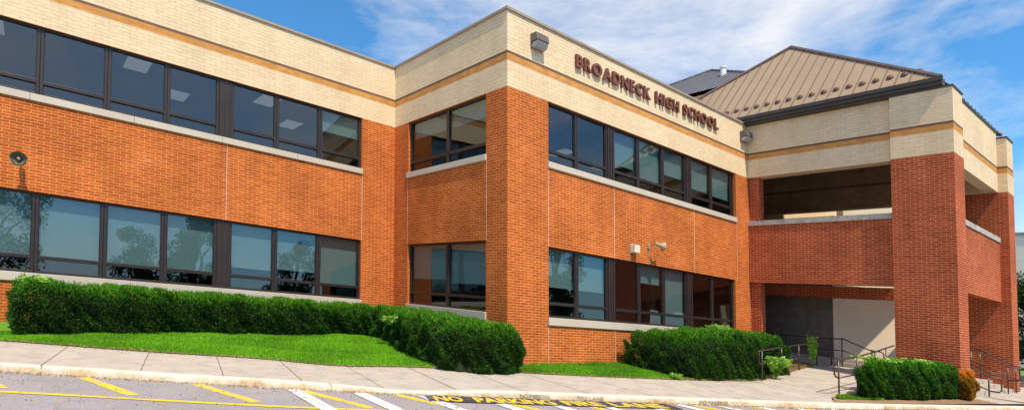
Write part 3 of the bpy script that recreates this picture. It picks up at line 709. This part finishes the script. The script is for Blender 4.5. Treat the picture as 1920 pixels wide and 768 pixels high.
# right of the ramp, up to the pier
pr_ = [(7.79,-5.15,-.80),(9.14,-5.12,-.72),(10.5,-5.12,-.6),(11.4,-5.12,-.5)]
topr = [(7.79,-5.15,-.32),(7.58,-5.15,-.28),(7.52,-5.15,-.2),(7.50,-5.15,.05),(7.55,-5.15,.15),(7.62,-5.15,.175)]+[(9.14,-5.12,.29),(10.5,-5.12,.46),(11.4,-5.12,.60),(12.06,-5.13,.70)]
railing('ramp_railing', 'short tube railing with looped end running up to the big front pier', [((p[0],p[1],p[2]-.1),(p[0],p[1],z)) for p, z in zip(pr_, (.18,.29,.46,.6))], topr,
    [[(7.79,-5.15,-.32),(9.14,-5.12,-.22),(10.5,-5.12,-.05),(11.4,-5.12,.1)]])
# in the portico
u = 14.6
railing('landing_railing', 'dark tube railing inside the portico sloping down in front of the pale wall', [((u,-.3,-.4),(u,-.3,.70)),((u,-2.1,-.35),(u,-2.1,.72)),((u,-2.5,-.4),(u,-2.5,.755)),((u,-3.55,-.4),(u,-3.55,.45))],
    [(u,.6,.68),(u,-1,.70),(u,-2.1,.72),(u,-2.55,.755),(u,-3.5,.41),(u,-3.85,.40),(u,-3.95,.34),(u,-3.95,.05)], [[(u,.6,.25),(u,-2.1,.28),(u,-2.55,.30),(u,-3.5,.0)]])
# side steps
for i, (u, lb) in enumerate(((14.7,'nearest of the three tube railings down the side steps right of the big pier'),(17.2,'middle tube railing down the side steps between the two piers'),(18.35,'tube railing against the far pier at the side steps'))):
    zt = .72 if i else .38
    a = [(u,-5.6,zt+.15),(u,-6.15,zt),(u,-7.0,zt-.42),(u,-7.25,zt-.44),(u,-7.33,zt-.5),(u,-7.33,zt-.85),(u,-7.25,zt-.9),(u,-7.05,zt-.9)]
    zl = -.75
    railing('step_railing', lb, [((u,-5.95,-.6),(u,-5.95,zt+.04)),((u,-7.0,zl),(u,-7.0,zt-.42))], a, [[(u,-7.05,zt-.9),(u,-5.7,zt-.38)]], 'tube railings of the side steps')

# ------------------------------------------------------------------ vegetation
def leaf_mesh(name, P, D, L_, Wd, tone, mat, parent=None, seed=1, bend=.0):
    """one quad (kite) per leaf. P centres, D directions (site frame), lengths, widths"""
    rg = np.random.default_rng(seed); n = len(P)
    D = D/np.linalg.norm(D, axis=1, keepdims=True)
    r = rg.normal(size=(n,3)); S_ = np.cross(D, r); S_ /= np.linalg.norm(S_, axis=1, keepdims=True)
    L_ = L_[:,None]; Wd = Wd[:,None]
    v = np.stack([P-D*L_*.5, P+S_*Wd*.5, P+D*L_*.5, P-S_*Wd*.5], 1).reshape(-1,3)
    WV = Wn(v); loc = WV.mean(0); loc[2] = WV[:,2].min()
    me = bpy.data.meshes.new(name); me.vertices.add(4*n); me.vertices.foreach_set('co', (WV-loc).ravel())
    me.loops.add(4*n); me.loops.foreach_set('vertex_index', np.arange(4*n)); me.polygons.add(n)
    me.polygons.foreach_set('loop_start', np.arange(n)*4); me.polygons.foreach_set('loop_total', np.full(n,4)); me.update(calc_edges=True)
    at = me.attributes.new('tone', 'FLOAT', 'POINT'); at.data.foreach_set('value', np.repeat(tone, 4).astype(np.float32))
    me.materials.append(mat); o = bpy.data.objects.new(name, me); COL.objects.link(o); ORG[o.name] = loc
    if parent: o.parent = parent; o.location = loc-OR(parent)
    else: o.location = loc
    return o
def poly_dist(poly, X, Y):
    n = len(poly); d = np.full(X.shape, 1e9); ins = np.zeros(X.shape, bool)
    for i in range(n):
        x0,y0 = poly[i]; x1,y1 = poly[(i+1)%n]; dx,dy = x1-x0,y1-y0
        t = np.clip(((X-x0)*dx+(Y-y0)*dy)/(dx*dx+dy*dy),0,1); d = np.minimum(d, np.hypot(X-x0-t*dx, Y-y0-t*dy))
        c = ((y0>Y)!=(y1>Y)) & (X < (x1-x0)*(Y-y0)/(y1-y0+1e-12)+x0); ins ^= c
    return np.where(ins, d, -d)
def hedge(label, poly, base, top, dens, seed, r=.38, mat=YEW, name='hedge', cat='hedge'):
    """base(u,v) and top(u,v) heights; leaf shell round a dark core"""
    rg = np.random.default_rng(seed); xs = [p[0] for p in poly]; ys = [p[1] for p in poly]
    x0,x1,y0,y1 = min(xs)-.15,max(xs)+.15,min(ys)-.15,max(ys)+.15
    n = int(dens*1.9); U = rg.uniform(x0,x1,n); V_ = rg.uniform(y0,y1,n)
    bs = base(U,V_); tp = top(U,V_)
    F = rg.uniform(0,1.12,n); Z = bs+F*(tp-bs)
    lump = .08*np.sin(U*3.1+V_*1.7+seed)+.06*np.sin(U*7.3-V_*5.1+Z*6)+.06*np.sin(Z*8+V_*8+U*2)+.045*np.sin(U*17+Z*13+np.sin(V_*11)*2)
    d = poly_dist(poly,U,V_)+lump*.8; H_ = tp-bs; tz = (tp-Z)+lump*.7
    # rounded shoulder + slight undercut at the foot
    cor = np.clip(1-tz/r,0,1); inset = r*(1-np.sqrt(np.clip(1-cor**2,0,1))); foot = np.clip(.15-(Z-bs),0,.15)*.8
    sd = np.minimum(d-inset-foot, tz)
    pk = (sd > -.03*rg.random(n)) & (sd < .24) & (rg.random(n) < np.exp(-np.clip(sd,0,1)/.10))
    U,V_,Z,d,tz,tp,bs,sd,lump = [q[pk] for q in (U,V_,Z,d,tz,tp,bs,sd,lump)]
    # outward direction
    e = .03; gx = poly_dist(poly,U+e,V_)-poly_dist(poly,U-e,V_); gy = poly_dist(poly,U,V_+e)-poly_dist(poly,U,V_-e)
    gg = np.hypot(gx,gy)+1e-6; isup = np.clip(1-tz/.35,0,1)
    D = np.stack([-gx/gg*(1-isup*.8), -gy/gg*(1-isup*.8), isup*1.3+.35],1)+rg.normal(size=(len(U),3))*.55
    ln = rg.uniform(.04,.10,len(U))*(1+.5*isup); wd = rg.uniform(.011,.022,len(U))
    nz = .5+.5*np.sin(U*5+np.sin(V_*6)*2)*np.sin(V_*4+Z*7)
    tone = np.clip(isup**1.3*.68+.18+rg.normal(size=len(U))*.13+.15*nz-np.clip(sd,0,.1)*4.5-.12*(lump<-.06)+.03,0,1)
    t = thing(name, (float(np.mean(xs)),float(np.mean(ys)),float(np.mean(bs))), label, cat)
    leaf_mesh('foliage', np.stack([U,V_,Z],1), D, ln, wd, tone, mat, t, seed)
    b_ = rg.choice(len(U), int(len(U)*.012), replace=False); leaf_mesh('dead_sprigs', np.stack([U,V_,Z],1)[b_]+D[b_]*.01, D[b_], rg.uniform(.04,.09,len(b_)), rg.uniform(.008,.014,len(b_)), rg.random(len(b_)), TWIG, t, seed+5)
    # stray upright shoots
    k = int(len(U)*.006); idx = rg.choice(np.where(isup>.6)[0], k)
    P=[];DD=[];
    for i in idx:
        h = rg.uniform(.05,.16)
        for j in range(5): P.append((U[i]+rg.normal()*.008, V_[i]+rg.normal()*.008, tp[i]+h*j/5)); DD.append((rg.normal()*.5,rg.normal()*.5,1))
    P=np.array(P); leaf_mesh('shoots', P, np.array(DD), np.full(len(P),.06), np.full(len(P),.018), np.clip(rg.normal(.9,.15,len(P)),0,1), mat, t, seed+1)
    # dark core: its colour stands for the shade inside the shrub
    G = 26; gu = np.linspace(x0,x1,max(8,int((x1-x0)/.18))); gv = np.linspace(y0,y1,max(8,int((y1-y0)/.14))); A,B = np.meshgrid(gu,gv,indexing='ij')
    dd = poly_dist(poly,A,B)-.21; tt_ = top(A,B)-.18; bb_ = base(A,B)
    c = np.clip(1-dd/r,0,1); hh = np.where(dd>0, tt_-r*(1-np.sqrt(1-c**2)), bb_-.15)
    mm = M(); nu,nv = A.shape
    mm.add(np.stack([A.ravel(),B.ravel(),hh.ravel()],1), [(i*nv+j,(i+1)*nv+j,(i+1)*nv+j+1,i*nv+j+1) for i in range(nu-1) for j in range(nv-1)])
    mm.build('shade_core', CORE, t)
    return t
zb_ = zlawn
def lin(P):  # height by u
    return lambda u, v: np.interp(u, [p[0] for p in P], [p[1] for p in P])
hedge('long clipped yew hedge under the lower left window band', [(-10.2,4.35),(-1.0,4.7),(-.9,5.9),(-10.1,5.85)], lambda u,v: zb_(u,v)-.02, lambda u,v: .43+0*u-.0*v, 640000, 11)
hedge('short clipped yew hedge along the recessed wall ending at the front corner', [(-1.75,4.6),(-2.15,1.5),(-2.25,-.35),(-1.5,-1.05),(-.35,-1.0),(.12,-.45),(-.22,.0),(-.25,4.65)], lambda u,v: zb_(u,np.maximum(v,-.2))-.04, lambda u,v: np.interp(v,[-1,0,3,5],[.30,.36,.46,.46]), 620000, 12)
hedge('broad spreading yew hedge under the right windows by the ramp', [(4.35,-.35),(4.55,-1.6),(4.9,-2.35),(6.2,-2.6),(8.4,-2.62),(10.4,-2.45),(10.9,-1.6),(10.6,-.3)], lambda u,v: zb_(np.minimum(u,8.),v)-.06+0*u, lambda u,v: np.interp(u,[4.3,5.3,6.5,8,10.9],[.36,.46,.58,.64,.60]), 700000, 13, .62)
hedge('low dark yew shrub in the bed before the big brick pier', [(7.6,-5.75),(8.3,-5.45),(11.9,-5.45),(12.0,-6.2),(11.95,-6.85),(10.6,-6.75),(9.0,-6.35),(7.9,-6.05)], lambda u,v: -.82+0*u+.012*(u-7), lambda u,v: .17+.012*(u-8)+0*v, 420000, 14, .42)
hedge('orange and rust coloured shrub at the right end of the bed', [(11.85,-6.75),(11.95,-7.12),(12.45,-7.2),(12.8,-7.0),(12.3,-6.93)], lambda u,v: -.76+0*u, lambda u,v: .08+0*v, 60000, 15, .2, RUST, 'shrub', 'shrub')
# bright self-sown plants: pinnate leaves on arching stems
def sprout(at, label, n_st, h, spread, seed, up=.7, mat=LIME):
    rg = np.random.default_rng(seed); t = thing('seedling_plant', at, label, 'plant')
    P=[];D=[];st=M()
    for i in range(n_st):
        a = rg.uniform(0,2*math.pi); r_ = rg.uniform(.5,1)*spread; hh = h*rg.uniform(.7,1.1)
        pts = [np.array((at[0]+math.cos(a)*r_*s_, at[1]+math.sin(a)*r_*s_, at[2]+hh*(s_**.6)*up+hh*(1-up)*math.sin(s_*2.6))) for s_ in np.linspace(0,1,6)]
        st.tube(pts, [.006]*5+[.003], 5)
        for s_ in np.linspace(.25,1,8):
            q = np.array([np.interp(s_, np.linspace(0,1,6), [p[k] for p in pts]) for k in range(3)])
            dr = np.array((math.cos(a),math.sin(a),0)); pe = np.array((-math.sin(a),math.cos(a),0))
            for sg_ in (-1,1): 
                for jj in range(2): dd = pe*sg_+dr*.5+rg.normal(size=3)*.3; P.append(q+dd*.045+rg.normal(size=3)*.02); D.append(dd)
    P=np.array(P); D=np.array(D); st.build('stem', LIME, t)
    leaf_mesh('leaves', P, D, rg.uniform(.07,.13,len(P)), rg.uniform(.03,.05,len(P)), np.clip(rg.normal(.55,.25,len(P)),0,1), mat, t, seed)
sprout((-9.75,5.0,.30), 'bright green seedling growing out of the left end of the long hedge', 14, .30, .5, 21)
sprout((-2.05,2.55,.02), 'small bright seedling in the inner corner where the two left hedges meet', 8, .28, .25, 22)
sprout((-.75,.2,.30), 'patch of bright leaves on top of the short hedge near the corner', 14, .14, .6, 23)
sprout((7.6,-1.7,.55), 'bright fan leaved seedling on top of the spreading hedge', 11, .32, .6, 24)
sprout((8.75,-2.85,-.72), 'bright leafy plant at the foot of the left ramp railing', 24, .75, .50, 25)
sprout((12.9,-2.15,-.5), 'leafy vine climbing a post of the left ramp railing', 16, 1.25, .18, 26, 1.)
sprout((9.2,-5.7,.14), 'bright leaves spreading over the left end of the pier shrub', 14, .20, .75, 27)
sprout((10.5,-6.0,.18), 'bright leaves on top of the pier shrub in the middle', 12, .18, .6, 28)
sprout((4.4,-2.2,-.78), 'tiny weed at the left foot of the spreading hedge', 6, .16, .15, 29)
# grass
def grass(name, reg, n, seed, zf, hmin, hmax, mat, tone0=.55):
    rg = np.random.default_rng(seed); U = rg.uniform(reg[0],reg[1],n); lo = Ls(U) if reg[2] is None else reg[2](U); hi = reg[3](U)+0*U
    V_ = lo+(hi-lo)*rg.random(n)+rg.normal(size=n)*.012; Z = zf(U, V_)
    ln = rg.uniform(hmin,hmax,n); D = np.stack([rg.normal(size=n)*.45,rg.normal(size=n)*.45,np.ones(n)],1)
    pt = .5+.5*np.sin(U*1.7+np.sin(V_*2.3)*1.5); pt2 = np.sin(U*4.3+V_*3.1)*np.sin(V_*5.2-U*1.2); tone = np.clip(tone0+.38*(pt-.5)+.16*pt2+rg.normal(size=n)*.22,0,1); ln = ln*(1+.25*pt2)
    o = leaf_mesh(name, np.stack([U,V_,Z+ln*.42],1), D, ln, rg.uniform(.008,.014,n), tone, mat, None, seed)
    return tag(o, kind='stuff')
tag(grass('grass', (-14,-1.2,None,lambda u: np.where(u < -2, 4.9, 4.0)), 210000, 31, zlawn, .03,.075, GRS), 'bright mown grass strip between the left hedges and the sidewalk', 'grass')
tag(grass('grass', (-.2,8.0,None,lambda u: -.02), 60000, 32, zlawn, .025,.07, GRS, .3), 'thin worn grass strip at the foot of the front corner wall', 'grass')
tag(grass('grass', (6.6,8.3,lambda u: K(u)+.45,lambda u: bedhi(u)-.12), 9000, 33, lambda u,v: zwalk(u,np.minimum(v,-5.4))+.05, .04,.09, GRS, .45), 'small grass tuft at the left tip of the pier bed', 'grass')
tag(grass('dry_weeds', (8.3,13.6,None,lambda u: Ls(u)+.35), 9000, 34, lambda u,v: zlawn(u,v), .03,.12, STRAW, .4), 'dry straw coloured weeds along the edge of the ramp', 'weeds')
tag(grass('dry_weeds', (-13,8,lambda u: Ls(u)-.02,lambda u: Ls(u)+.05), 9000, 35, zlawn, .02,.05, STRAW, .6), 'dry grass edge along the back of the sidewalk', 'weeds')

# grit, clippings and leaf litter along the kerb and the lawn edges
rg = np.random.default_rng(90); n = 5200; U = rg.uniform(-13,13,n); V_ = np.where(rg.random(n)<.6, K(U)-np.abs(rg.normal(size=n))*.10-.01, K(U)-rg.uniform(0,2.5,n)**1.5)
P = np.stack([U,V_,np.full(n,ROADZ+.022)],1); D = np.stack([rg.normal(size=n),rg.normal(size=n),rg.normal(size=n)*.12],1)
tag(leaf_mesh('litter', P, D, rg.uniform(.012,.045,n), rg.uniform(.008,.022,n), rg.random(n), TWIG, None, 91), 'brown leaf litter and grit gathered along the kerb', 'litter', kind='stuff')
n = 2600; U = rg.uniform(-13,8,n); V_ = Ls(U)-np.abs(rg.normal(size=n))*.16
P = np.stack([U,V_,zwalk(U,V_)+.008],1); D = np.stack([rg.normal(size=n),rg.normal(size=n),rg.normal(size=n)*.1],1)
tag(leaf_mesh('clippings', P, D, rg.uniform(.015,.05,n), rg.uniform(.004,.012,n), rg.random(n), STRAW, None, 92), 'dry grass clippings on the sidewalk edge', 'clippings', kind='stuff')

# trees -------------------------------------------------------------------
def tree(at, h, rad, label, seed, group=None, n=16000, leaf=.22, trunk=.35, sq=.8):
    rg = np.random.default_rng(seed); at = np.array(at, float); t = thing('tree', tuple(at), label, 'tree', group)
    m = M(); m.tube([at+np.array((0,0,-.3)), at+np.array((.1,0,h*.25)), at+np.array((0,.1,h*.5)), at+np.array((.1,.1,h*.85))], [trunk, trunk*.75, trunk*.5, .05], 9)
    P=[];T=[]; cl=[]
    for i in range(26):
        th = rg.uniform(0,2*math.pi); zz = rg.uniform(.28,.96); rr = rad*math.sqrt(max(.05,1-((zz-.58)/.46)**2))*rg.uniform(.35,.95)
        c = at+np.array((math.cos(th)*rr, math.sin(th)*rr, h*zz)); cl.append(c)
        m.tube([at+np.array((0,0,h*max(.18,zz-.3))), (at+np.array((0,0,h*max(.25,zz-.2)))+c)/2, c], [trunk*.3,.07,.02], 6)
        k = n//26; q = rg.normal(size=(k,3)); q /= np.linalg.norm(q,axis=1,keepdims=True); q *= (rg.random(k)**.45)[:,None]*rad*.36*np.array((1,1,sq))
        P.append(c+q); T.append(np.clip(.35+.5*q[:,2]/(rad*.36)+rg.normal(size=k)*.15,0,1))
    m.build('trunk', BARK, t); P=np.concatenate(P); leaf_mesh('crown', P, rg.normal(size=P.shape), rg.uniform(.6,1.3,len(P))*leaf, rg.uniform(.5,1,len(P))*leaf*.7, np.concatenate(T), TREEL, t, seed)
tree((31,-5.9,-.7), 5.5, 2.6, 'leafy green tree beyond the far pier before the white building', 41, None, 30000, .16, .2)
tree((36,-9.,-.8), 5.2, 2.6, 'second leafy tree at the right edge past the far pier', 42, None, 20000, .16, .2)
for i, (u, v, h, r_, lb) in enumerate(((-12.4,-27,15.5,3.6,'broad tree across the car park reflected in the far left windows'),(-1.4,-44.5,18.5,3.,'slim tree across the car park mirrored beside the big one'),(-.4,-25,13.6,2.6,'tall open tree across the car park mirrored in the lower left windows'),(9.3,-30.5,14.5,2.6,'tree across the car park mirrored near the inner corner'),(20.5,-20,12.2,2.8,'tree across the car park mirrored in the lower right windows'))):
    tree((u,v,-1.), h, r_, lb, 50+i, None, 9000, .26)
rg = np.random.default_rng(77); n = 60000
U = rg.uniform(-220,260,n); V_ = -105+rg.normal(size=n)*3-.06*U; hh = 19-.035*np.clip(U,-100,100)+1.6*np.sin(U*.11)+1.2*np.sin(U*.37+1)+.8*np.sin(U*1.1)
P = np.stack([U,V_,-1+hh*rg.random(n)**.6],1)
tag(leaf_mesh('distant_wood', P, rg.normal(size=P.shape), rg.uniform(.9,1.9,n), rg.uniform(.7,1.3,n), np.clip(rg.normal(.4,.2,n),0,1), TREEL, None, 78), 'far treeline beyond the car park mirrored in the windows', 'wood', kind='stuff')

# far right background -------------------------------------------------------
FB = thing('white_building', (46,-3,-.8), 'plain white building at the right edge behind the tree', 'building')
m = M(); m.box(41,41.4,-14,-1.5,-1,8.6); m.box(41.4,60,-14,-1.5,-1,8.6); m.build('wall', plain('white_stucco', (.85,.83,.78), .9, .04), FB)
m = M(); m.box(40.9,60,-14.1,-1.4,8.6,8.75); m.build('coping', plain('grey_coping', (.3,.3,.3), .6), FB)
m = M(); m.box(23.4,23.7,-13,-4.6,-1,-.16); tag(m.build('retaining_wall', concrete('grey_block', (.26,.25,.24), (.34,.33,.31))), 'low grey retaining wall beyond the far pier', 'wall')
m = M(); m.box(23.38,23.75,-13,-4.6,-.16,-.1); tag(m.build('wall_cap', SILL, bpy.data.objects['retaining_wall']))
tag(strip('verge', smat_us(23.76,40.9,1.), lambda u: -14, lambda u: -4.6, lambda u,v: -.14+.01*(u-23), TURF, 3), kind='structure')

# ------------------------------------------------------------------ camera
cam = bpy.data.cameras.new('camera'); co = bpy.data.objects.new('camera', cam); COL.objects.link(co); S.camera = co
cam.sensor_width = 36; cam.lens = 36*1117.25/1920; cam.shift_x = 0; cam.shift_y = (590.0-384)/1920
cam.clip_end = 3000; cam.clip_start = .1; co.location = (0, 0, ZOFF); co.rotation_euler = (math.pi/2+.04, 0, 0)

# ------------------------------------------------------------------ light
EL = math.radians(57); dA = math.radians(-12)
hx = (cP*math.cos(dA)+sP*math.sin(dA), -sP*math.cos(dA)+cP*math.sin(dA))   # towards the sun, seen from above
sd = (hx[0]*math.cos(EL), hx[1]*math.cos(EL), math.sin(EL))
sun = bpy.data.lights.new('sun', 'SUN'); sun.energy = 4.9; sun.angle = math.radians(.55); sun.color = (1,.85,.65)
so = bpy.data.objects.new('sun', sun); COL.objects.link(so)
from mathutils import Vector
so.rotation_euler = Vector(sd).to_track_quat('Z', 'Y').to_euler(); so.location = (10,-20,40)
w = bpy.data.worlds.new('World'); S.world = w; w.use_nodes = True; t = w.node_tree
bg = t.nodes['Background']
sky = N(t, 'ShaderNodeTexSky', sky_type='NISHITA'); sky.sun_disc = False; sky.sun_elevation = EL; sky.sun_rotation = math.atan2(hx[0], hx[1]); sky.air_density = 1.; sky.dust_density = .3; sky.ozone_density = 2.5
tc = N(t, 'ShaderNodeTexCoord')
mp = N(t, 'ShaderNodeMapping'); mp.inputs['Scale'].default_value = (1.3, 1.3, 3.0); mp.inputs['Location'].default_value = (.35,.1,.2); mp.inputs['Rotation'].default_value = (0,.25,.3); L(t, tc.outputs['Generated'], mp.inputs[0])
n1 = N(t, 'ShaderNodeTexNoise', Scale=2.3, Detail=9, Roughness=.6, Distortion=.35); L(t, mp.outputs[0], n1.inputs[0])
mp2 = N(t, 'ShaderNodeMapping'); mp2.inputs['Scale'].default_value = (2, 2, 9); mp2.inputs['Rotation'].default_value = (.1,.45,0); L(t, tc.outputs['Generated'], mp2.inputs[0])
n2 = N(t, 'ShaderNodeTexNoise', Scale=2.2, Detail=9, Roughness=.7, Distortion=.6); L(t, mp2.outputs[0], n2.inputs[0])
# main bank of cloud lies above the middle of the building
dn = N(t, 'ShaderNodeVectorMath', operation='DOT_PRODUCT'); L(t, tc.outputs['Generated'], dn.inputs[0]); cd = Vector((.24,.86,.45)).normalized(); dn.inputs[1].default_value = cd
rr = ramp(t, dn.outputs['Value'], .90, .995)
ma = N(t, 'ShaderNodeMath', operation='MULTIPLY_ADD'); L(t, rr, ma.inputs[0]); ma.inputs[1].default_value = .22; L(t, n1.outputs['Fac'], ma.inputs[2])
ma2 = N(t, 'ShaderNodeMath', operation='MULTIPLY_ADD'); L(t, n2.outputs['Fac'], ma2.inputs[0]); ma2.inputs[1].default_value = .35; L(t, ma.outputs[0], ma2.inputs[2])
sxy = N(t, 'ShaderNodeSeparateXYZ'); L(t, tc.outputs['Generated'], sxy.inputs[0])
bkc = ramp(t, sxy.outputs[1], .0, 1.); ma3 = N(t, 'ShaderNodeMath', operation='MULTIPLY_ADD')
bb = N(t, 'ShaderNodeMapRange'); L(t, sxy.outputs[1], bb.inputs[0]); bb.inputs[1].default_value = .35; bb.inputs[2].default_value = -.4; bb.inputs[3].default_value = 0; bb.inputs[4].default_value = .12  # extra cloud added out of view behind the camera to warm the shade
ma4 = N(t, 'ShaderNodeMath', operation='ADD'); L(t, ma2.outputs[0], ma4.inputs[0]); L(t, bb.outputs[0], ma4.inputs[1])
cm0 = ramp(t, ma4.outputs[0], .62, 1.0); cmx = N(t, 'ShaderNodeMath', operation='MULTIPLY'); L(t, cm0, cmx.inputs[0]); cmx.inputs[1].default_value = .82; cm = cmx.outputs[0]
tint = mixc(t, 1., sky.outputs[0], (.58,1.22,1.50), 'MULTIPLY')
cl = mixc(t, cm, tint, (7.6,7.4,7.3))
L(t, cl, bg.inputs[0]); bg.inputs[1].default_value = .14
S.view_settings.view_transform = 'Standard'; S.view_settings.look = 'None'; S.view_settings.exposure = 0
S.cycles.max_bounces = 8; S.cycles.transparent_max_bounces = 12
